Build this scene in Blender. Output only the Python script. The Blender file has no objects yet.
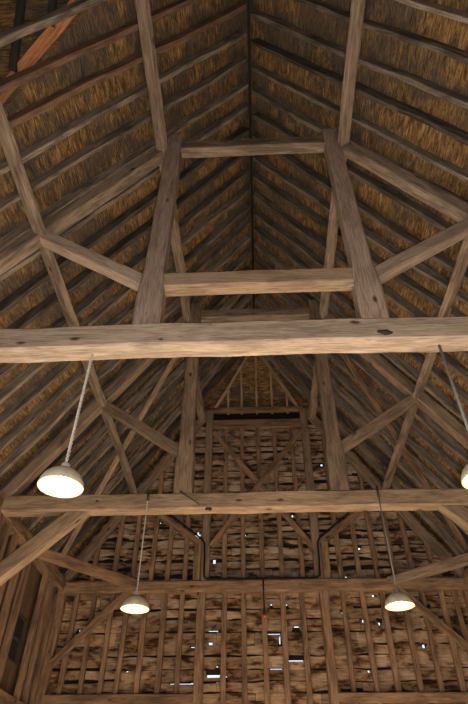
import bpy, bmesh, math, random
from mathutils import Vector, Matrix, noise
random.seed(7)
sc = bpy.context.scene
COL = sc.collection
Z0 = 1.6                      # eye height above the barn floor
D1, D2, D3 = 4.688, 8.84, 12.96   # the two free trusses and the gable frame
W = 4.685; H = 4.5            # half span at tie beam level (heights relative to the eye)
TP = 1.49; R = 11.78          # roof slope, underside of the rafters at the ridge
UX, UZ, LX, LZ = 1.58, 9.08, 3.186, 6.69
def V(x, y, z): return Vector((x, y, z + Z0))

# ------------------------------------------------------------------ materials
def new_mat(name):
    m = bpy.data.materials.new(name); m.use_nodes = True
    nt = m.node_tree; b = nt.nodes['Principled BSDF']
    return m, nt, b
def nd(nt, t, **k):
    n = nt.nodes.new(t)
    for a, v in k.items(): setattr(n, a, v)
    return n
def ramp(nt, stops, fac):
    r = nd(nt, 'ShaderNodeValToRGB'); e = r.color_ramp.elements
    while len(e) < len(stops): e.new(0.5)
    for i, (p, c) in enumerate(stops): e[i].position = p; e[i].color = (*c, 1)
    nt.links.new(fac, r.inputs[0]); return r.outputs[0]
def noise_tex(nt, vec, scale, detail=4, rough=.6, dist=0):
    n = nd(nt, 'ShaderNodeTexNoise'); n.inputs['Scale'].default_value = scale
    n.inputs['Detail'].default_value = detail; n.inputs['Roughness'].default_value = rough
    n.inputs['Distortion'].default_value = dist
    nt.links.new(vec, n.inputs['Vector']); return n.outputs['Fac']
def mapping(nt, src, scale, loc=None):
    mp = nd(nt, 'ShaderNodeMapping'); mp.inputs['Scale'].default_value = scale
    nt.links.new(src, mp.inputs['Vector'])
    if loc is not None: nt.links.new(loc, mp.inputs['Location'])
    return mp.outputs[0]
def mixc(nt, fac, a, b, mode='MIX'):
    m = nd(nt, 'ShaderNodeMix', data_type='RGBA', blend_type=mode)
    if isinstance(fac, (int, float)): m.inputs[0].default_value = fac
    else: nt.links.new(fac, m.inputs[0])
    for i, s in ((6, a), (7, b)):
        if isinstance(s, tuple): m.inputs[i].default_value = (*s, 1)
        else: nt.links.new(s, m.inputs[i])
    return m.outputs[2]
def math_(nt, op, a, b=None, clamp=False):
    m = nd(nt, 'ShaderNodeMath', operation=op); m.use_clamp = clamp
    for i, s in ((0, a), (1, b)):
        if s is None: continue
        if isinstance(s, (int, float)): m.inputs[i].default_value = s
        else: nt.links.new(s, m.inputs[i])
    return m.outputs[0]
def bump(nt, b, h, strength, dist):
    bp = nd(nt, 'ShaderNodeBump'); bp.inputs['Strength'].default_value = strength
    bp.inputs['Distance'].default_value = dist
    nt.links.new(h, bp.inputs['Height']); nt.links.new(bp.outputs[0], b.inputs['Normal'])

def timber_mat(name, dark, mid, light, stain=.5, knots=True, vary=.35):
    """wood whose grain runs along the object's own X axis"""
    m, nt, b = new_mat(name)
    tc = nd(nt, 'ShaderNodeTexCoord'); oi = nd(nt, 'ShaderNodeObjectInfo')
    rnd = oi.outputs['Random']
    loc = nd(nt, 'ShaderNodeCombineXYZ')
    for i, k in enumerate((37., 11., 23.)):
        nt.links.new(math_(nt, 'MULTIPLY', rnd, k), loc.inputs[i])
    fine = noise_tex(nt, mapping(nt, tc.outputs['Object'], (1.5, 22, 22), loc.outputs[0]), 1.6, 5, .65, .6)
    broad = noise_tex(nt, mapping(nt, tc.outputs['Object'], (1.1, 5, 5), loc.outputs[0]), 1.3, 4, .6, .4)
    c = ramp(nt, [(.2, dark), (.5, mid), (.8, light)], fine)
    cr = noise_tex(nt, mapping(nt, tc.outputs['Object'], (3.5, 75, 75), loc.outputs[0]), 1.0, 3, .7, .3)
    c = mixc(nt, 1., c, ramp(nt, [(.34, (.55, .52, .5)), (.47, (1, 1, 1)), (.7, (1.12, 1.12, 1.12))], cr), 'MULTIPLY')
    st = ramp(nt, [(.36, (1-stain,)*3), (.56, (1, 1, 1))], broad)
    c = mixc(nt, 1., c, st, 'MULTIPLY')
    if knots:
        v = nd(nt, 'ShaderNodeTexVoronoi'); v.inputs['Scale'].default_value = 1.9
        nt.links.new(mapping(nt, tc.outputs['Object'], (.75, 1.7, 1.7), loc.outputs[0]), v.inputs['Vector'])
        k = ramp(nt, [(.05, (.22, .17, .13)), (.12, (1, 1, 1))], v.outputs['Distance'])
        c = mixc(nt, 1., c, k, 'MULTIPLY')
    vv = math_(nt, 'ADD', math_(nt, 'MULTIPLY', rnd, vary), 1 - vary / 2)
    hs = nd(nt, 'ShaderNodeHueSaturation'); nt.links.new(vv, hs.inputs['Value']); nt.links.new(c, hs.inputs['Color'])
    nt.links.new(hs.outputs[0], b.inputs['Base Color'])
    b.inputs['Roughness'].default_value = .85; b.inputs['Specular IOR Level'].default_value = .2
    bump(nt, b, fine, .6, .012)
    return m

M = {}
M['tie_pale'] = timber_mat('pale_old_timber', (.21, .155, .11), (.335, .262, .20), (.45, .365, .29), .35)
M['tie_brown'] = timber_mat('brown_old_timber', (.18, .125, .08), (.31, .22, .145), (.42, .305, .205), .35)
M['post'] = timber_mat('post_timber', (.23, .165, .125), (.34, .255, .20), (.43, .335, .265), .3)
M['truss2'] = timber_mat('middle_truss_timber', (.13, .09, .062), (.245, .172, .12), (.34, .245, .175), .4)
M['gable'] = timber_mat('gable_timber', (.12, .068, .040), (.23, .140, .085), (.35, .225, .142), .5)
M['rafter'] = timber_mat('rafter_pole', (.055, .045, .038), (.155, .125, .10), (.31, .245, .185), .6, False, 1.0)
M['rafter_brown'] = timber_mat('brown_rafter', (.08, .045, .03), (.17, .10, .065), (.27, .17, .11), .45, False)
M['purlin'] = timber_mat('purlin_timber', (.12, .09, .066), (.24, .18, .132), (.36, .275, .20), .5)
M['orange'] = timber_mat('new_orange_timber', (.20, .08, .04), (.34, .145, .065), (.46, .22, .11), .45)
M['pale_pole'] = timber_mat('pale_pole', (.20, .13, .08), (.36, .25, .16), (.48, .36, .25), .3, False)
M['dark_wood'] = timber_mat('sooty_timber', (.02, .017, .015), (.045, .038, .033), (.075, .064, .055), .3, False)

def thatch(name, axis, sx=(0.30, 0.165, 0.065)):
    m, nt, b = new_mat(name)
    tc = nd(nt, 'ShaderNodeTexCoord'); P = tc.outputs['Object']
    s = [42, 42, 42]; s['xyz'.index(axis)] = 4.5
    fine = noise_tex(nt, mapping(nt, P, tuple(s)), 1, 4, .7, .5)
    s2 = [9, 9, 9]; s2['xyz'.index(axis)] = 4
    mid = noise_tex(nt, mapping(nt, P, tuple(s2)), 1, 4, .65, .3)
    big = noise_tex(nt, P, 1.35, 5, .62, .4)
    c = ramp(nt, [(.30, (.045, .026, .013)), (.45, (.19, .108, .044)), (.57, (.36, .215, .088)), (.74, (.58, .38, .18))], fine)
    c = mixc(nt, 1., c, ramp(nt, [(.33, (.42, .40, .40)), (.54, (1, 1, 1))], mid), 'MULTIPLY')
    soot = ramp(nt, [(.43, (0, 0, 0)), (.56, (1, 1, 1))], big)
    c = mixc(nt, soot, mixc(nt, .7, c, (.07, .063, .056)), c)
    nt.links.new(c, b.inputs['Base Color'])
    b.inputs['Roughness'].default_value = .9; b.inputs['Specular IOR Level'].default_value = .15
    bump(nt, b, math_(nt, 'ADD', fine, math_(nt, 'MULTIPLY', mid, 1.5)), .9, .05)
    return m
M['thatch'] = thatch('reed_thatch_lengthwise', 'y')
M['thatch_x'] = thatch('reed_thatch_crosswise', 'x')

def board_mat(name, axis, pal, stains=True):
    m, nt, b = new_mat(name)
    tc = nd(nt, 'ShaderNodeTexCoord'); P = tc.outputs['Object']
    at = nd(nt, 'ShaderNodeAttribute'); at.attribute_name = 'tone'
    s = [30, 30, 30]; s['xyz'.index(axis)] = 2.2
    fine = noise_tex(nt, mapping(nt, P, tuple(s)), 1, 4, .65, .8)
    s2 = [2.6, 2.6, 5.5]; s2['xyz'.index(axis)] = 2.2
    st = noise_tex(nt, mapping(nt, P, tuple(s2)), 1, 5, .62, .3)
    c = ramp(nt, [(.25, pal[0]), (.5, pal[1]), (.75, pal[2])], fine)
    if stains:
        c = mixc(nt, 1., c, ramp(nt, [(.34, (.10, .065, .045)), (.41, (.30, .20, .14)), (.475, (.72, .60, .50)), (.58, (1.05, 1.0, .95))], st), 'MULTIPLY')
    c = mixc(nt, 1., c, at.outputs['Color'], 'MULTIPLY')
    nt.links.new(c, b.inputs['Base Color']); b.inputs['Roughness'].default_value = .9
    b.inputs['Specular IOR Level'].default_value = .15
    bump(nt, b, fine, .5, .01)
    return m
M['boards'] = board_mat('weathered_gable_boards', 'x', ((.16, .118, .088), (.33, .255, .192), (.47, .38, .30)))
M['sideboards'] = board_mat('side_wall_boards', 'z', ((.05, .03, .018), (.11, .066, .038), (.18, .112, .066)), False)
M['outer'] = board_mat('outer_boards_gap_shade', 'x', ((.012, .009, .007), (.025, .018, .013), (.05, .036, .025)), False)  # near-black so the gaps between gable boards read as shaded

def plain(name, col, rough=.5, metal=0, emit=None, es=0, nz=.15):
    m, nt, b = new_mat(name)
    tc = nd(nt, 'ShaderNodeTexCoord')
    f = noise_tex(nt, tc.outputs['Object'], 18, 4)
    c = ramp(nt, [(.3, tuple(x*(1-nz) for x in col)), (.7, tuple(min(1, x*(1+nz)) for x in col))], f)
    nt.links.new(c, b.inputs['Base Color'])
    b.inputs['Roughness'].default_value = rough; b.inputs['Metallic'].default_value = metal
    if emit: b.inputs['Emission Color'].default_value = (*emit, 1); b.inputs['Emission Strength'].default_value = es
    return m
M['enamel'] = plain('cream_enamel', (.40, .36, .27), .5)
M['enamel_in'] = plain('white_enamel_inside', (.72, .62, .42), .5, 0, None, 0, .03)
M['bulb'] = plain('lit_bulb', (1, .9, .7), .3, 0, (1, .86, .58), 26, .01)
M['cord'] = plain('pale_twisted_flex', (.42, .40, .36), .8)
M['cord_dark'] = plain('dark_grey_conduit', (.16, .16, .155), .7)
M['iron'] = plain('black_iron', (.035, .033, .03), .6, .4)
M['black'] = plain('black_rubber_cable', (.012, .012, .012), .6)
M['black'].node_tree.nodes['Principled BSDF'].inputs['Specular IOR Level'].default_value = .05
M['red'] = plain('red_glass', (.55, .03, .02), .25, 0, (1, .08, .03), .08)
M['knot'] = plain('dark_knot', (.035, .022, .016), .9, 0, None, 0, .5)
M['clay'] = plain('trodden_clay_floor', (.46, .39, .31), .95, 0, None, 0, .25)
M['hatch'] = plain('hatch_inside_shade', (.006, .005, .005), .8, 0, None, 0, .4)  # shade inside the hatch opening, put into the colour

# ------------------------------------------------------------------ helpers
def finish(name, me, mat, parent=None, mw=None, smooth=False):
    o = bpy.data.objects.new(name, me); COL.objects.link(o)
    if mat is not None:
        for mm in (mat if isinstance(mat, (list, tuple)) else [mat]): me.materials.append(mm)
    if smooth:
        for p in me.polygons: p.use_smooth = True
    o.parent = parent
    if mw is not None:
        o.matrix_local = (Matrix.Translation(-parent.location) @ mw) if parent else mw
    elif parent: o.matrix_local = Matrix.Translation(-parent.location)
    return o
def tag(o, label=None, cat=None, group=None, kind=None):
    if label: o['label'] = label
    if cat: o['category'] = cat
    if group: o['group'] = group
    if kind: o['kind'] = kind
    return o
def empty(name, loc, label, cat, group=None):
    o = bpy.data.objects.new(name, None); COL.objects.link(o); o.location = loc
    o.empty_display_size = .1
    return tag(o, label, cat, group)
def timber(name, p0, p1, w, d, mat, parent=None, up=Vector((0, 0, 1)), rough=.012, bow=0., ch=.09, taper=1., prof=None):
    """hewn timber from p0 to p1: w across, d along `up`; chamfered, slightly uneven"""
    p0 = Vector(p0); p1 = Vector(p1); ax = (p1 - p0); L = ax.length; ax.normalize()
    u = (up - ax * up.dot(ax)).normalized(); s = u.cross(ax)
    seed = random.uniform(0, 500); n = max(4, int(L / .22))
    c = ch * min(w, d)
    sec = [(-w/2 + c, -d/2), (w/2 - c, -d/2), (w/2, -d/2 + c), (w/2, d/2 - c), (w/2 - c, d/2), (-w/2 + c, d/2), (-w/2, d/2 - c), (-w/2, -d/2 + c)]
    vs = []; fs = []
    bd = random.uniform(-1, 1) * bow, random.uniform(-1, 1) * bow
    for i in range(n + 1):
        t = i / n; x = t * L
        k = 1 + (taper - 1) * t
        if prof: k *= prof(t)
        wob = math.sin(t * math.pi)
        oy = bd[0] * wob + rough * noise.noise(Vector((x * .8, seed, 0))); oz = bd[1] * wob + rough * noise.noise(Vector((x * .8, seed, 9)))
        for j, (a, b_) in enumerate(sec):
            q = Vector((x * 2.1, seed + j * .9, 3)); r = 1 + rough * 4 * noise.noise(q)
            xx = x + (0 if 0 < i < n else 0)
            vs.append((xx, a * k * r + oy, b_ * (k if not prof else 1 + (taper - 1) * t) * r + oz))
    for i in range(n):
        for j in range(8):
            a = i * 8 + j; b_ = i * 8 + (j + 1) % 8
            fs.append((a, a + 8, b_ + 8, b_))
    fs.append(tuple(range(8))); fs.append(tuple(reversed(range(n * 8, n * 8 + 8))))
    me = bpy.data.meshes.new(name); me.from_pydata(vs, [], fs); me.update()
    mw = Matrix.Translation(p0) @ Matrix((ax, s, u)).transposed().to_4x4()
    # s/u frame: local Y = s, local Z = u
    o = finish(name, me, M[mat] if isinstance(mat, str) else mat, parent, mw)
    bm = bmesh.new(); bm.from_mesh(me); bmesh.ops.recalc_face_normals(bm, faces=bm.faces[:]); bm.to_mesh(me); bm.free()
    return o
def tube(name, pts, r, mat, parent=None, seg=8, rr=None):
    pts = [Vector(p) for p in pts]; vs = []; fs = []
    ref = Vector((0, 1, .13)).normalized()
    for i, p in enumerate(pts):
        t = (pts[min(i + 1, len(pts) - 1)] - pts[max(i - 1, 0)]).normalized()
        a = t.cross(ref)
        if a.length < .05: a = t.cross(Vector((1, 0, 0)))
        a.normalize(); b = t.cross(a)
        q = rr[i] if rr else r
        for j in range(seg):
            an = 2 * math.pi * j / seg; vs.append(p + (a * math.cos(an) + b * math.sin(an)) * q)
    for i in range(len(pts) - 1):
        for j in range(seg):
            k = (j + 1) % seg; fs.append((i*seg + j, i*seg + k, (i+1)*seg + k, (i+1)*seg + j))
    fs.append(tuple(reversed(range(seg)))); n = len(pts) - 1; fs.append(tuple(range(n*seg, n*seg + seg)))
    o0 = parent.location.copy() if parent else pts[0].copy()
    me = bpy.data.meshes.new(name); me.from_pydata([v - o0 for v in vs], [], fs); me.update()
    return finish(name, me, M[mat], parent, Matrix.Translation(o0), True)
def lathe(name, prof, c, mat, parent, seg=40, nz=0):
    vs = []; fs = []
    for i, (r, z) in enumerate(prof):
        for j in range(seg):
            an = 2 * math.pi * j / seg; q = r * (1 + nz * noise.noise(Vector((math.cos(an) * 2, math.sin(an) * 2, z * 8))))
            vs.append((q * math.cos(an), q * math.sin(an), z))
    for i in range(len(prof) - 1):
        for j in range(seg):
            k = (j + 1) % seg; fs.append((i*seg + j, (i+1)*seg + j, (i+1)*seg + k, i*seg + k))
    me = bpy.data.meshes.new(name); me.from_pydata(vs, [], fs)
    me.update()
    return finish(name, me, M[mat], parent, Matrix.Translation(c), True)

# ------------------------------------------------------------------ setting
def boxmesh(name, lo, hi, mat):
    bm = bmesh.new(); bmesh.ops.create_cube(bm, size=1)
    for v in bm.verts: v.co = Vector([lo[i] + (v.co[i] + .5) * (hi[i] - lo[i]) for i in range(3)])
    me = bpy.data.meshes.new(name); bm.to_mesh(me); bm.free()
    o = finish(name, me, M[mat]); tag(o, kind='structure'); return o
boxmesh('floor', (-5.3, -4.2, -.2), (5.3, 13.5, 0), 'clay')

# thatched roof: uneven underside plus loose stems
def roof():
    vs = []; fs = []; mi = []; part = []
    OFF = .35                                             # rafter depth measured vertically
    def grid(pt, nu, nv, keep=None, m=0, pid=1):
        base = len(vs)
        for i in range(nu + 1):
            for j in range(nv + 1): vs.append(pt(i / nu, j / nv))
        for i in range(nu):
            for j in range(nv):
                a = base + i * (nv + 1) + j
                if keep and not keep((i + .5) / nu, (j + .5) / nv): continue
                fs.append((a, a + 1, a + nv + 2, a + nv + 1)); mi.append(m); part.append(pid)
    def slope(side, xo, x1=5.5, th=0):
        def pt(u, v):
            x = -.14 + u * (x1 + .14); y = -4.2 + v * 17.9
            z = R + OFF + th - TP * x
            nn = 0 if th else .035 * noise.noise(Vector((x * 2.2, y * 1.6, side * 5))) + .02 * noise.noise(Vector((x * 9, y * 4, side * 5)))
            return V(side * (x + nn * .8), y, z + nn * .6)
        def keep(u, v):
            x = -.14 + u * (x1 + .14); y = -4.2 + v * 17.9
            if y > hip_y(R + OFF - TP * x) + .32: return False
            return True
        grid(pt, 70, 180, keep, 0, 0 if side < 0 else 1)
    slope(-1, 0); slope(1, 0)
    # half hip at the far end
    def hp(u, v):
        z = 8.95 + v * (R + OFF - 8.95 + .05); hw = (R + OFF + .25 - z) / TP + .3
        x = (u * 2 - 1) * max(hw, .02)
        n = .03 * noise.noise(Vector((x * 4, z * 4, 2)))
        return V(x, hip_y(z) + .12 + n, z)
    grid(hp, 30, 30, None, 1)
    # cross wing (wagon bay) roof that cuts into the left slope in front of the near truss
    for sgn in (1, -1):
        def dp(u, v, sgn=sgn):
            x = -.3 - u * 7.2; yy = v * 3.25
            z = 10.53 + OFF - 2.05 * yy
            n = .03 * noise.noise(Vector((x * 2, yy * 3, 7)))
            return V(x, 1.2 + sgn * yy, z + n)
        grid(dp, 40, 30, None, 1, 3)
    # wing end and underside
    b = len(vs)
    for p in ((-7.4, 1.2, 10.9), (-7.4, 4.6, 3.9), (-7.4, -2.2, 3.9), (-4.7, 4.6, 4.3), (-7.5, 4.6, 4.3), (-7.5, -2.2, 4.3), (-4.7, -2.2, 4.3)): vs.append(V(*p))
    fs.append((b, b+1, b+2)); mi.append(1); fs.append((b+3, b+4, b+5, b+6)); mi.append(1)
    # loose stems hanging out of the thatch, lying along the roof
    for _ in range(9000):
        side = random.choice((-1, 1)); x = random.uniform(.1, 4.9); y = random.uniform(1.9, 12.7)
        z = R + OFF - TP * x
        if y > hip_y(z) - .1 or (side < 0 and z < dorm_z(y) + .1): continue
        l = random.uniform(.06, .22); a = random.gauss(0, .35); tl = random.gauss(.0, .12)
        along = Vector((0, math.cos(a), 0)) + Vector((side, 0, -TP)).normalized() * math.sin(a) + Vector((-side * TP, 0, -1)).normalized() * tl
        nrm = Vector((-side * TP, 0, -1)).normalized()
        p = V(side * x, y, z) + nrm * random.uniform(.0, .03)
        w = random.uniform(.002, .0045); s1 = along.cross(nrm).normalized() * w; s2 = nrm * w
        b = len(vs)
        for q in (p - along * l/2, p + along * l/2):
            vs.extend((q + s1, q - s1 * .5 + s2, q - s1 * .5 - s2))
        for k in range(3):
            k2 = (k + 1) % 3; fs.append((b+k, b+k2, b+3+k2, b+3+k)); mi.append(0)
    part += [1] * (len(fs) - len(part))
    me = bpy.data.meshes.new('ceiling'); me.from_pydata(vs, [], fs); me.update()
    for p, m in zip(me.polygons, mi): p.material_index = m
    # mitre the wing's thatch into the left slope along the valleys
    bm = bmesh.new(); bm.from_mesh(me); bm.faces.ensure_lookup_table()
    lay = bm.faces.layers.int.new('part')
    for f_, q in zip(bm.faces, part): f_[lay] = q
    dz = 10.53 + OFF
    for sg in (1, -1):
        fl = [f_ for f_ in bm.faces if f_[lay] == 0]
        ge = list({e for f_ in fl for e in f_.edges}) + list({v for f_ in fl for v in f_.verts}) + fl
        bmesh.ops.bisect_plane(bm, geom=ge, plane_co=V(0, 1.2, dz), plane_no=Vector((0, 2.05 * sg, 1)))
    fl = [f_ for f_ in bm.faces if f_[lay] == 3]
    ge = list({e for f_ in fl for e in f_.edges}) + list({v for f_ in fl for v in f_.verts}) + fl
    bmesh.ops.bisect_plane(bm, geom=ge, plane_co=V(0, 0, R + OFF - .03), plane_no=Vector((-TP, 0, 1)))
    dead = []
    for f_ in bm.faces:
        c = f_.calc_center_median()
        if f_[lay] == 0 and c.z - Z0 < dorm_z(c.y) - .005: dead.append(f_)
        if f_[lay] == 3 and c.z - Z0 < R + OFF - .03 + TP * c.x: dead.append(f_)
    bmesh.ops.delete(bm, geom=dead, context='FACES'); bm.to_mesh(me); bm.free()
    o = finish('ceiling', me, [M['thatch'], M['thatch_x']])
    tag(o, kind='structure')
def hip_y(z): return 13.06 if z < 9.4 else 13.06 - (z - 9.4) * .21
def dorm_z(y):
    return 10.53 + .35 - 2.05 * abs(y - 1.2)
roof()

# daylight chinks in the gable, as (x0,x1,z0,z1) on the wall, from seams and broken board edges
chinks = []
chinks += [(-1.222,-1.011,3.578,3.597), (-1.224,-1.116,3.299,3.364), (-1.618,-1.487,3.255,3.273), (-1.224,-0.949,2.671,2.734), (-0.842,-0.779,2.678,2.705), (-1.578,-1.474,2.559,2.580), (-1.037,-0.984,2.866,2.895), (0.177,0.218,4.114,4.157), (0.531,0.570,4.110,4.143), (0.100,0.366,3.505,3.523), (0.338,0.369,3.282,3.503), (0.115,0.371,2.821,2.838), (0.485,0.830,2.970,2.996), (0.662,0.820,3.644,3.673), (1.774,1.811,3.926,3.957), (-2.001,-1.452,2.556,2.571), (-1.907,-1.878,3.088,3.113), (-2.977,-2.905,2.785,2.813), (-1.659,-1.463,5.738,5.852), (-1.588,-1.541,5.828,5.905), (-1.176,-1.095,5.082,5.202), (-2.564,-2.530,6.135,6.175), (-0.395,-0.357,5.770,5.821), (0.810,0.866,6.253,6.320), (0.981,1.008,5.382,5.419), (2.372,2.436,5.386,5.440), (1.960,2.012,4.722,4.756), (2.517,2.583,4.279,4.334), (2.212,2.259,3.722,3.805), (2.534,2.613,3.667,3.739), (3.426,3.489,3.199,3.287), (2.173,2.224,2.742,2.798), (-4.160,-4.132,3.609,3.640), (1.701,1.772,7.715,7.791), (-0.469,-0.422,4.375,4.401), (3.350,3.391,5.422,5.446)]

def shrink(c, k=.72):
    a, b, d, e = c; m = (a + b) / 2; n = (d + e) / 2
    return (m - (b - a) / 2 * (k if b - a < .2 else 1), m + (b - a) / 2 * (k if b - a < .2 else 1), n - (e - d) / 2 * k, n + (e - d) / 2 * k)
chinks = [shrink(c) for c in chinks]
def build_gable():
    vs = []; fs = []; mi = []; tone = []
    def box(x0, x1, zf, y, th, t, zmid, m=0, seg=.05):
        n = max(2, int((x1 - x0) / seg)); cols = []
        for i in range(n + 1):
            x = x0 + (x1 - x0) * i / n; lo, hi = zf(x)
            for (a, b_, c, d) in chinks:
                c -= .105 * c / 13.1 + .004; d += .004
                if a - .02 < x < b_ + .02 and lo < d and hi > c:
                    if (c + d) / 2 < zmid: lo = d
                    else: hi = c
            lim = R + .25 - TP * abs(x)
            hi = min(hi, lim); lo = min(lo, hi - .01)
            cols.append((x, lo, hi))
        b = len(vs)
        for x, lo, hi in cols:
            for yy, z in ((y, lo), (y, hi), (y + th, hi), (y + th, lo)): vs.append(V(x, yy, z))
        for i in range(n):
            for j in range(4):
                k = (j + 1) % 4; a = b + i*4
                fs.append((a + j, a + 4 + j, a + 4 + k, a + k)); mi.append(m); tone.append(t)
        fs.append((b, b+1, b+2, b+3)); mi.append(m); tone.append(t)
        e = b + n*4; fs.append((e+3, e+2, e+1, e)); mi.append(m); tone.append(t)
    z = -1.6; row = 0
    while z < 9.0:
        h = random.uniform(.19, .28) if z < 4.4 else random.uniform(.155, .22)
        hw = min(4.9, (R + .3 - z) / TP)
        x = -hw - random.uniform(0, .5)
        while x < hw:
            l = random.choice((.44, .88, 1.32, 1.32, 1.76, 2.2)) + random.uniform(-.06, .06)
            s = random.uniform(0, 99); wav = random.uniform(.012, .05) * (1.25 if z > 4.5 else 1); gap = random.uniform(.0, .035) if z < 4.5 else random.uniform(.01, .055)
            if random.random() < .13: gap += .05
            tilt = random.uniform(-.012, .012)
            def zf(xx, z=z, h=h, s=s, wav=wav, gap=gap, tilt=tilt, x=x):
                return (z + gap + wav * max(-.3, noise.noise(Vector((xx * 2.4, s, 0)))) * 1.5 + tilt * (xx - x),
                        z + h + wav * noise.noise(Vector((xx * 2.1, s, 5))) + tilt * (xx - x))
            k = random.uniform(.62, 1.15); wm = random.uniform(-.06, .06)
            g = (z > 4.6) * .06
            t = (k * (1 + wm), k * (1 if z > 4.6 else .93), k * (1 - wm) * (1 if z > 4.6 else .84), 1)
            box(x + .004, min(x + l, hw + .3) - .004, zf, 13.035 + random.uniform(0, .02) , .022, t, z + h / 2)
            x += l
        z += h; row += 1
    # outer boarding behind, its dark colour painting shade into the gaps, open only at the chinks
    xs = sorted({-5.1, 5.1} | {c[0] for c in chinks} | {c[1] for c in chinks})
    zs = sorted({-1.6, 9.6} | {c[2] for c in chinks} | {c[3] for c in chinks})
    idx = {}
    def vid(i, j):
        if (i, j) not in idx: idx[(i, j)] = len(vs); vs.append(V(xs[i], 13.14, zs[j]))
        return idx[(i, j)]
    for i in range(len(xs) - 1):
        for j in range(len(zs) - 1):
            cx = (xs[i] + xs[i+1]) / 2; cz = (zs[j] + zs[j+1]) / 2
            if any(a < cx < b and c < cz < d for a, b, c, d in chinks): continue
            fs.append((vid(i, j), vid(i+1, j), vid(i+1, j+1), vid(i, j+1))); mi.append(1); tone.append((1, 1, 1, 1))
    me = bpy.data.meshes.new('wall_back'); me.from_pydata(vs, [], fs); me.update()
    at = me.color_attributes.new('tone', 'FLOAT_COLOR', 'CORNER')
    for p, m, t in zip(me.polygons, mi, tone):
        p.material_index = m
        for li in p.loop_indices: at.data[li].color = t
    tag(finish('wall_back', me, [M['boards'], M['outer']]), kind='structure')
build_gable()

ADDED_DOOR = (.75, 3.9, 2.4)        # unseen opening added in the left wall to let fill light in: y from, y to, head height
def side_wall(name, side, hole=None):
    """upright boards of uneven width"""
    vs = []; fs = []; tone = []
    y = -4.2
    while y < 13.1:
        w = random.uniform(.16, .26); y1 = min(y + w - .006, 13.12)
        x0 = side * (4.83 + random.uniform(0, .015)); x1 = x0 + side * .03
        segs = [(-1.6, 4.62)]
        if hole and y1 > hole[0] and y < hole[1]: segs = [(-1.6, hole[2]), (hole[3], 4.62)]
        if side < 0 and y1 > ADDED_DOOR[0] and y < ADDED_DOOR[1]: segs = [(ADDED_DOOR[2], 4.62)]
        k = random.uniform(.7, 1.2)
        for a, b_ in segs:
            b = len(vs)
            for xx in (x0, x1):
                for yy, zz in ((y, a), (y1, a), (y1, b_), (y, b_)): vs.append(V(xx, yy, zz))
            for f in ((0, 1, 2, 3), (7, 6, 5, 4), (0, 4, 5, 1), (1, 5, 6, 2), (2, 6, 7, 3), (3, 7, 4, 0)):
                fs.append(tuple(b + i for i in f)); tone.append((k, k, k, 1))
        y += w
    b = len(vs); x = side * 4.9
    for (ya, yb, za, zb) in ([(-4.3, ADDED_DOOR[0], -1.6, 4.7), (ADDED_DOOR[0], ADDED_DOOR[1], ADDED_DOOR[2], 4.7), (ADDED_DOOR[1], 13.3, -1.6, 4.7)] if side < 0 else [(-4.3, 13.3, -1.6, 4.7)]):
        b = len(vs)
        for yy, zz in ((ya, za), (yb, za), (yb, zb), (ya, zb)): vs.append(V(x, yy, zz))
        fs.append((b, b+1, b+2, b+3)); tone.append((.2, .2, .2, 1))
    me = bpy.data.meshes.new(name); me.from_pydata(vs, [], fs); me.update()
    at = me.color_attributes.new('tone', 'FLOAT_COLOR', 'CORNER')
    for p, t in zip(me.polygons, tone):
        for li in p.loop_indices: at.data[li].color = t
    bm = bmesh.new(); bm.from_mesh(me); bmesh.ops.recalc_face_normals(bm, faces=bm.faces[:]); bm.to_mesh(me); bm.free()
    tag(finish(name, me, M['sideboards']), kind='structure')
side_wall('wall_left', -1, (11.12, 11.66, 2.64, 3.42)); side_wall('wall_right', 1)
def front_wall():
    vs = [V(-5.2, -4.15, -1.6), V(5.2, -4.15, -1.6), V(5.2, -4.15, 4.4), V(0, -4.15, 12.2), V(-5.2, -4.15, 4.4)]
    me = bpy.data.meshes.new('wall_front'); me.from_pydata(vs, [], [(0, 1, 2, 3, 4)]); me.update()
    at = me.color_attributes.new('tone', 'FLOAT_COLOR', 'CORNER')
    for d in at.data: d.color = (1, 1, 1, 1)
    tag(finish('wall_front', me, M['sideboards']), kind='structure')
front_wall()
# small hatch window in the left wall, its dark inside painted on a sheet
def hatch():
    o = boxmesh('window_1', (-4.88, 11.12, 2.64 + Z0), (-4.86, 11.66, 3.42 + Z0), 'hatch')
    par = o
    for z in (2.64, 3.02, 3.42): timber('window_frame', V(-4.84, 11.10, z), V(-4.84, 11.68, z), .04, .045, 'dark_wood', par)
    for y in (11.12, 11.66): timber('window_frame', V(-4.84, y, 2.62), V(-4.84, y, 3.44), .04, .045, 'dark_wood', par, up=Vector((1, 0, 0)))
hatch()

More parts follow.
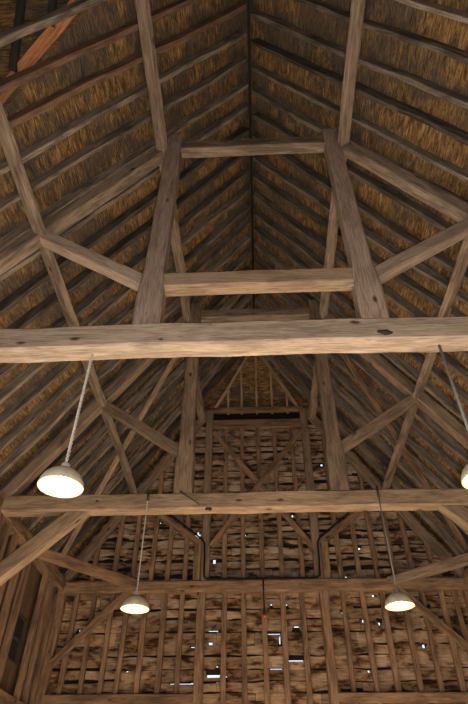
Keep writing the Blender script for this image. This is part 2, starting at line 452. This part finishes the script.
# ------------------------------------------------------------------ trusses
YN = Vector((0, 1, 0))
def post_prof(t): return 1.27 if t < .17 else (1.27 - (t - .17) / .03 * .27 if t < .20 else 1.)
def truss(D, label, near):
    t = empty('roof_truss', V(0, D, H - .2), label, 'roof truss', 'trusses across the barn')
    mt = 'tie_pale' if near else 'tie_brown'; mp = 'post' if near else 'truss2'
    timber('tie_beam', V(-4.85, D, H), V(4.85, D, H), .27 if near else .24, .36 if near else .31, mt, t, rough=.02, bow=.01, ch=.1)
    for s in (-1, 1):
        timber('queen_post', V(s * 1.395, D, H + .15), V(s * 1.405, D, 9.62), .27, .24, mp, t, up=YN, prof=post_prof, rough=.008)
        timber('principal_rafter', V(s * 4.72, D, 4.55), V(s * 1.42, D, 4.55 + TP * 3.3), .2, .24, 'purlin' if near else mp, t, up=Vector((s * TP, 0, 1)))
        timber('strut', V(s * 1.46, D, 5.52), V(s * 3.12, D, 6.68), .18 if near else .15, .20, mp, t, up=Vector((-s * 1.16, 0, 1.66)), rough=.008)
    timber('collar_beam', V(-1.28, D, 9.27), V(1.30, D, 9.27), .2, .26, 'purlin', t, rough=.01)
    if near:
        timber('straining_beam', V(-1.25, D, 5.55), V(1.30, D, 5.55), .2, .27, 'tie_brown', t, rough=.01)
    else:
        for s in (-1, 1):
            timber('knee_brace', V(s * 3.1, D, 4.47), V(s * 4.75, D, 2.90), .2, .27, 'tie_brown', t, up=Vector((-s * 1.57, 0, 1.65)))
    # dark knots in the near face of the tie beam
    ks = ((-1.17, -.10, .055), (1.44, -.07, .075), (1.1, .12, .02), (-.6, .13, .02)) if near else ((-.92, -.17, .05), (.85, .06, .028), (-2.9, .02, .03))
    for kx, kz, r in ks:
        vs = [(0, -.012, 0)]; n = 11
        for i in range(n):
            a = i * 2 * math.pi / n; q = r * random.uniform(.7, 1.15); vs.append((q * 1.3 * math.cos(a), .006, q * .72 * math.sin(a)))
        me = bpy.data.meshes.new('knot'); me.from_pydata(vs, [], [(0, i, i % n + 1) for i in range(1, n + 1)]); me.update()
        k = finish('knot', me, M['knot'], t, Matrix.Translation(V(kx, D - (.27 if near else .24) / 2 - .006, H + kz)))
        k['label'] = 'dark knot'
    return t
t1 = truss(D1, 'nearest roof truss, with a pale knotted tie beam and two crossbars between its posts', True)
t2 = truss(D2, 'middle roof truss, brown tie beam with two far lamps hooked on it', False)
# iron cramp nailed across the foot of the middle truss's left post
tube('iron_cramp', [V(-1.44, D2 - .16, 4.66), V(-1.3, D2 - .16, 4.56), V(-1.08, D2 - .16, 4.4)], .012, 'iron', t2)
# wire hanging in a small loop under the straining beam of the near truss
tube('wire', [V(1.12, D1 - .02, 5.42), V(1.16, D1 - .06, 5.34), V(1.24, D1 - .1, 5.33), V(1.32, D1 - .13, 5.40)], .006, 'cord', t1)

# ------------------------------------------------------------------ gable frame
g = empty('gable_frame', V(0, 12.9, -1.6), 'studded timber frame with crossed braces standing against the boarded far gable', 'timber frame')
GY = 12.92
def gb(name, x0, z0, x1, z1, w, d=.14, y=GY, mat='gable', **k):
    return timber(name, V(x0, y, z0), V(x1, y, z1), w, d, mat, g, up=YN, rough=.006, **k)
gb('tie_beam', -4.85, 4.46, 4.85, 4.46, .25, .22, y=GY - .03)
gb('upper_rail', -1.28, 9.0, 1.28, 9.0, .27, .16)
for s in (-1, 1):
    gb('queen_post', s * 1.33, 4.58, s * 1.36, 9.45, .2, .2, y=GY - .01, mat='truss2')
    gb('packing_post', s * 1.53, 4.58, s * 1.53, 5.5, .17, .16)
    gb('strut', s * 1.44, 5.48, s * 3.15, 6.72, .15, .14)
    timber('principal_rafter', V(s * 4.72, GY, 4.55), V(s * 1.42, GY, 4.55 + TP * 3.3), .16, .22, 'truss2', g, up=Vector((s * TP, 0, 1)))
    gb('post', s * 1.39, -1.6, s * 1.39, 4.35, .19, .2)
    gb('corner_post', s * 4.68, -1.6, s * 4.68, 4.35, .26, .22)
    gb('rail', s * 4.6, 2.25, s * 1.44, 2.25, .18, .17, y=GY - .01)
    gb('brace', s * 4.55, 2.88, s * 3.05, 4.40, .14, .1, y=GY - .09)
gb('cross_brace', -1.23, 8.72, 1.25, 5.35, .13, .06, y=GY - .07)
gb('cross_brace', 1.25, 8.72, -1.2, 5.4, .13, .06, y=GY - .10)
for x in (-.88, -.43, .02, .48, .96): gb('stud', x, 4.58, x, 8.9, .11, .1, y=GY + .03)
for x in (-4.0, -3.5, -3.05, -2.61, -2.22, -1.81, 1.85, 2.28, 2.70, 3.1, 3.52, 4.0):
    gb('stud', x, 4.58, x + random.uniform(-.02, .02), R - .18 - TP * abs(x), .11, .1, y=GY + .03)
for x in (-4.28, -3.88, -3.45, -3.08, -2.67, -2.24, -1.84, 1.83, 2.27, 2.72, 3.18, 3.62, 4.05, 4.35):
    gb('stud', x + random.uniform(-.04, .04), 2.3, x, 4.36, random.uniform(.09, .125), .1, y=GY + .03)
    gb('stud', x, -1.55, x, 2.2, .11, .1, y=GY + .03)
for x in (-.87, -.43, .03, .46, .9): gb('stud', x, -1.55, x, 4.36, random.uniform(.09, .12), .1, y=GY + .03)

# half hip
hf = empty('half_hip_frame', V(0, 13.0, 9.4), 'small half hip frame of thin pale poles at the top of the far gable', 'roof frame')
def hpnt(x, z, o=0): return V(x, hip_y(z) - .02 + o, z)
timber('eaves_beam', V(-1.3, 12.97, 9.55), V(1.36, 12.97, 9.55), .14, .14, 'gable', hf)
for s in (-1, 1): timber('hip_rafter', hpnt(s * 1.22, 9.6, -.04), hpnt(s * .06, R - .15, -.04), .07, .09, 'pale_pole', hf, up=YN)
for x in (-.83, -.43, .02, .47, .92):
    top = 9.6 + (1.22 - abs(x)) / 1.16 * (R - 9.75) - .05
    timber('pole', hpnt(x, 9.45), hpnt(x, top), .06, .06, 'pale_pole', hf, up=YN)

# ------------------------------------------------------------------ side frames
def side_frame(side, label):
    f = empty('wall_frame', V(side * 4.7, 6, -1.6), label, 'timber frame', 'timber frames of the two long walls')
    x = side * 4.7
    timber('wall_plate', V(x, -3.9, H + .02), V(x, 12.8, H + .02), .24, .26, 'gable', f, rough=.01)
    for ya, yb in (((-3.9, ADDED_DOOR[0]), (ADDED_DOOR[1], 12.8)) if side < 0 else ((-3.9, 12.8),)):
        timber('rail', V(x, ya, 1.95), V(x, yb, 1.95), .16, .2, 'gable', f, rough=.008)
    for D in (.54, D1, D2): timber('post', V(x, D, -1.6), V(x, D, 4.4), .26, .24, 'gable', f, up=YN)
    y = -3.5
    while y < 12.7:
        if min(abs(y - D) for D in (.54, D1, D2)) > .25:
            yy = y
            if side < 0 and 11.0 < y < 11.75: y += .13; continue
            if side < 0 and ADDED_DOOR[0] - .1 < y < ADDED_DOOR[1] + .1: y += .43; continue
            timber('stud', V(x, yy, 2.05), V(x, yy + random.uniform(-.03, .03), 4.4), .10, .15, 'gable', f, up=YN, rough=.008)
            timber('stud', V(x, yy, -1.6), V(x, yy, 1.85), .12, .15, 'gable', f, up=YN, rough=.008)
        y += .43
    return f
side_frame(-1, 'studded timber frame of the left wall around the small dark hatch')
side_frame(1, 'studded timber frame of the right wall under the roof edge')
for s, y0, lab in ((-1, 10.85, 'brown horizontal corner tie across the left corner of the far gable'), (1, 11.3, 'brown horizontal corner tie across the right corner of the far gable')):
    o = timber('corner_tie', V(s * 4.62, y0, 4.50), V(s * 2.92, 12.86, 4.52), .17, .2, 'truss2' if s > 0 else 'gable')
    tag(o, lab, 'corner tie', 'corner ties at the far gable')

# ------------------------------------------------------------------ purlins, braces
for s, sn in ((-1, 'left'), (1, 'right')):
    up = Vector((s * TP, 0, 1)).normalized()
    for (x, z, w, wn) in ((UX, UZ + .03, .115, 'upper'), (LX, LZ + .02, .105, 'lower')):
        o = timber('purlin', V(s * x, -4.0, z), V(s * x, 12.86, z), w, .19, 'purlin', up=up, rough=.02)
        tag(o, '%s purlin running the length of the %s roof slope' % (wn, sn), 'purlin', 'purlins under the rafters')
    n = Vector((s * TP, 0, 1)).normalized()
    a = V(s * 1.75, 9.42 if s < 0 else 9.2, R - TP * 1.75) - n * .07; b = V(s * 4.6, 12.08 if s < 0 else 11.95, R - TP * 4.6) - n * .07
    o = timber('wind_brace', a, b, .10, .09, 'pale_pole' if s < 0 else 'gable', up=n, rough=.012)
    tag(o, ('pale' if s < 0 else 'brown') + ' slanting wind brace under the %s slope between the middle truss and gable' % sn, 'brace', 'wind braces near the gable')
# ridge plank
o = timber('ridge_board', V(0, -4.0, R - .08), V(0, 12.6, R - .08), .05, .34, 'black', rough=.004)
tag(o, 'thin black ridge board running along the peak of the roof', 'ridge board')

# orange valley rafter of the cross wing, and the wing's dark rafters
va = V(-1.6, 1.74, 9.42) ; vb = V(-4.75, 4.03, 4.73)
n = Vector((-1, 1, .9)).normalized()
off = Vector((-TP, 0, 1)).normalized() * .24
o = timber('valley_rafter', va + off, vb + off, .17, .12, 'orange', up=n, rough=.006)
tag(o, 'new orange diagonal valley rafter crossing the top left of the roof', 'valley rafter')
k = 0
for x in (-2.70, -3.14, -3.6):
    z = R - TP * abs(x) + .25
    y = 1.2 + (10.53 - z) / 2.05
    if y < 1.3: continue
    o = timber('wing_rafter', V(x, 1.2, 10.45), V(x, y - .12, 10.45 - 2.05 * (y - 1.32)), .09, .10, 'dark_wood', up=Vector((0, 2.05, 1)))
    k += 1
    tag(o, ['dark rafter of the side wing nearest the orange valley rafter\'s top', 'dark upright rafter second behind the orange valley rafter', 'dark upright rafter third behind the orange valley rafter',
            'dark wing rafter fourth out from the ridge', 'dark wing rafter furthest out from the ridge'][k-1], 'rafter', 'dark rafters of the side wing')

# grey lath tucked against the thatch between the two brown rafters
nl = Vector((-TP, 0, 1)).normalized()
def onl(y, x): return V(-x, y, R + .30 - TP * x)
o = timber('lath', onl(2.62, 2.42), onl(3.16, 2.48), .10, .02, 'rafter', up=nl, rough=.01)
tag(o, 'short grey lath lying against the thatch between two brown rafters at upper left', 'lath')

# ------------------------------------------------------------------ rafters
ORD = ['first', 'second', 'third', 'fourth', 'fifth', 'sixth', 'seventh', 'eighth', 'ninth', 'tenth', 'eleventh', 'twelfth']
def rafters(side, sn, ys):
    cnt = {}
    for y in ys:
        bay = 'n' if y < D1 else ('m' if y < D2 else 'f')
        cnt.setdefault(bay, []).append(y)
    for bay, L in cnt.items():
        order = list(reversed(L)) if bay == 'n' else L
        for i, y in enumerate(order):
            w = random.uniform(.06, .09); d = random.uniform(.165, .195); mat = 'rafter'
            if side < 0 and y < 3.3: mat = 'rafter_brown' if y > 2.45 else 'rafter'; w = .09; d = .17
            up = Vector((side * TP, 0, 1)).normalized()
            xt = .03; xb = 5.0
            if side < 0 and abs(y - 1.2) < 2.6 and y < 3.2: xb = 4.2
            a = V(side * xt, y + random.uniform(-.02, .02), R - TP * xt) + up * (d / 2); b = V(side * xb, y + random.uniform(-.05, .05), R - TP * xb) + up * (d / 2)
            o = timber('rafter', a, b, w, d, mat, up=up, rough=.035, bow=.04, ch=.1)
            wh = {'n': 'in front of the near truss', 'm': 'beyond the near truss', 'f': 'beyond the middle truss'}[bay]
            col = 'red-brown' if mat == 'rafter_brown' else 'grey-brown'
            tag(o, '%s rafter on the %s slope, the %s one %s' % (col, sn, ORD[i], wh), 'rafter', 'rafters under the %s thatch' % sn)
rafters(-1, 'left', [1.72, 2.2, 2.64, 3.12] + [3.6 + .485 * i for i in range(19)])
rafters(1, 'right', [1.85, 2.33, 2.8] + [3.27 + .488 * i for i in range(20)])

# ------------------------------------------------------------------ lamps
def pendant(x, y, ztop, zrim, label, dark=False, tilt=0):
    t = empty('pendant_lamp', V(x, y, zrim), label, 'lamp', 'enamel pendant lamps hung from the tie beams')
    c = V(x, y, zrim); N = 60
    pr = [(.218, 0), (.220, .010), (.211, .055), (.188, .105), (.148, .150), (.095, .185), (.05, .2), (.042, .205), (.04, .225), (.03, .235)]
    inn = [(.218, 0), (.212, .010), (.203, .053), (.18, .10), (.142, .142), (.09, .176), (.005, .19)]
    s = lathe('lamp_shade', pr, c, 'enamel', t, nz=.02)
    i = lathe('shade_lining', inn, c, 'enamel_in', s, nz=.02); i.matrix_local = Matrix.Identity(4); i['label'] = 'white inside of the shade'
    i.location = (0, 0, 0)
    lathe('bulb', [(.001, .02), (.035, .028), (.05, .055), (.048, .085), (.03, .115), (.02, .145)], c, 'bulb', t, seg=20)
    lathe('lamp_cap', [(.045, .215), (.043, .25), (.02, .27), (.008, .275)], c, 'cord_dark' if dark else 'cord', t, seg=16)
    z0 = zrim + .26
    if dark:
        tube('cord', [V(x, y, z0), V(x, y, (z0 + ztop) / 2), V(x, y, ztop)], .017 if y < 6 else .010, 'cord_dark' , t)
    else:
        for ph in (0, math.pi):
            r = .0095 if y < 6 else .006
            n = int((ztop - z0) / .012)
            tube('cord', [V(x + r * math.cos(q * .8 + ph), y + r * math.sin(q * .8 + ph), z0 + (ztop - z0) * q / n) for q in range(n + 1)], r * .95, 'cord', t, seg=6)
    return t
def bulb_light(x, y, z, e):
    l = bpy.data.lights.new('bulb_light', 'SPOT'); l.energy = e; l.color = (1, .90, .76); l.shadow_soft_size = .05   # what leaves the deep shade downwards
    l.spot_size = math.radians(128); l.spot_blend = .35
    o = bpy.data.objects.new('bulb_light', l); COL.objects.link(o); o.location = V(x, y, z)
LE = 2400
for (x, y, zt, zr, lab, dk) in ((-2.0, D1, H - .17, 2.58, 'near left pendant lamp, cream enamel shade on a pale twisted cord', False),
                            (2.07, D1, H - .17, 2.58, 'near right pendant lamp cut by the picture edge, on a dark grey tube', True),
                            (-1.99, D2 - .16, H + .14, 2.69, 'far left pendant lamp hooked on the middle tie beam', False),
                            (2.02, D2 - .16, H + .14, 2.69, 'far right pendant lamp hooked on the middle tie beam', True)):
    t = pendant(x, y, zt, zr, lab, dk)
    if y > 6:
        tube('hook', [V(x, y + .05, H + .17), V(x, y - .005, H + .18), V(x, y - .012, H + .1), V(x, y - .012, H - .02)], .02, 'iron', t)
    bulb_light(x, y, zr + .0, LE)
# small red-tipped hanging lamp and black cable on the gable frame
t = empty('red_tipped_lamp', V(.03, 12.74, 3.78), 'small dark hanging socket with a red bulb in front of the gable boards', 'lamp')
tube('cord', [V(.03, 12.74, 4.58), V(.03, 12.74, 3.9)], .014, 'black', t)
lathe('socket', [(.012, .20), (.03, .19), (.045, .12), (.04, .06)], V(.03, 12.74, 3.74), 'iron', t, seg=16)
lathe('bulb', [(.036, .06), (.042, .04), (.038, .015), (.02, .0), (.001, -.004)], V(.03, 12.74, 3.74), 'red', t, seg=16)
cy = 12.76
pts = [(-2.95, 6.72), (-2.2, 6.16), (-1.43, 5.56), (-1.36, 5.45), (-1.34, 5.0), (-1.34, 4.66), (-1.28, 4.60), (-.6, 4.60), (0, 4.60), (.7, 4.60), (1.26, 4.60), (1.34, 4.66), (1.36, 5.0), (1.37, 5.45), (1.45, 5.58), (2.2, 6.16), (2.95, 6.72)]
o = tube('electric_cable', [V(x, cy, z) for x, z in pts], .022, 'black')
tag(o, 'black electric cable running along the beam and struts of the gable frame', 'cable')

# ------------------------------------------------------------------ light
def light(kind, loc, energy, col, rot=None, **k):
    l = bpy.data.lights.new(kind.lower(), kind); l.energy = energy; l.color = col
    for a, v in k.items(): setattr(l, a, v)
    o = bpy.data.objects.new('light', l); COL.objects.link(o); o.location = loc
    if rot: o.rotation_euler = rot
    return o
light('POINT', V(.02, .02, .0), 900, (1, .96, .91), shadow_soft_size=.04)      # the camera's flash, beside the lens
light('AREA', V(-4.86, 2.32, .4), 110, (1, .93, .82), (0, math.radians(-90 + 24), 0), shape='RECTANGLE', size=3.6, size_y=3.0)   # added fill for the floor bounce, set in the assumed wagon door
w = bpy.data.worlds.new('sky'); sc.world = w; w.use_nodes = True
bg = w.node_tree.nodes['Background']; bg.inputs[0].default_value = (.72, .84, 1, 1); bg.inputs[1].default_value = 1.3

# ------------------------------------------------------------------ camera
f, pi, ya, ro = 541.95, math.radians(42.507), math.radians(-2.396), math.radians(.154)
F = Vector((math.sin(ya)*math.cos(pi), math.cos(ya)*math.cos(pi), math.sin(pi)))
Rr = Vector((math.cos(ya), -math.sin(ya), 0)); U = Rr.cross(F)
R2 = Rr*math.cos(ro) + U*math.sin(ro); U2 = -Rr*math.sin(ro) + U*math.cos(ro)
cam = bpy.data.cameras.new('camera'); co = bpy.data.objects.new('camera', cam); COL.objects.link(co)
co.matrix_world = Matrix.Translation(V(-.123, 0, 0)) @ Matrix((R2, U2, -F)).transposed().to_4x4()
cam.sensor_fit = 'HORIZONTAL'; cam.sensor_width = 36; cam.lens = f / 468 * 36
cam.clip_start = .05
sc.camera = co
sc.view_settings.view_transform = 'Standard'; sc.view_settings.look = 'None'
sc.view_settings.gamma = 1; sc.view_settings.use_curve_mapping = False
sc.view_settings.exposure = 0.1
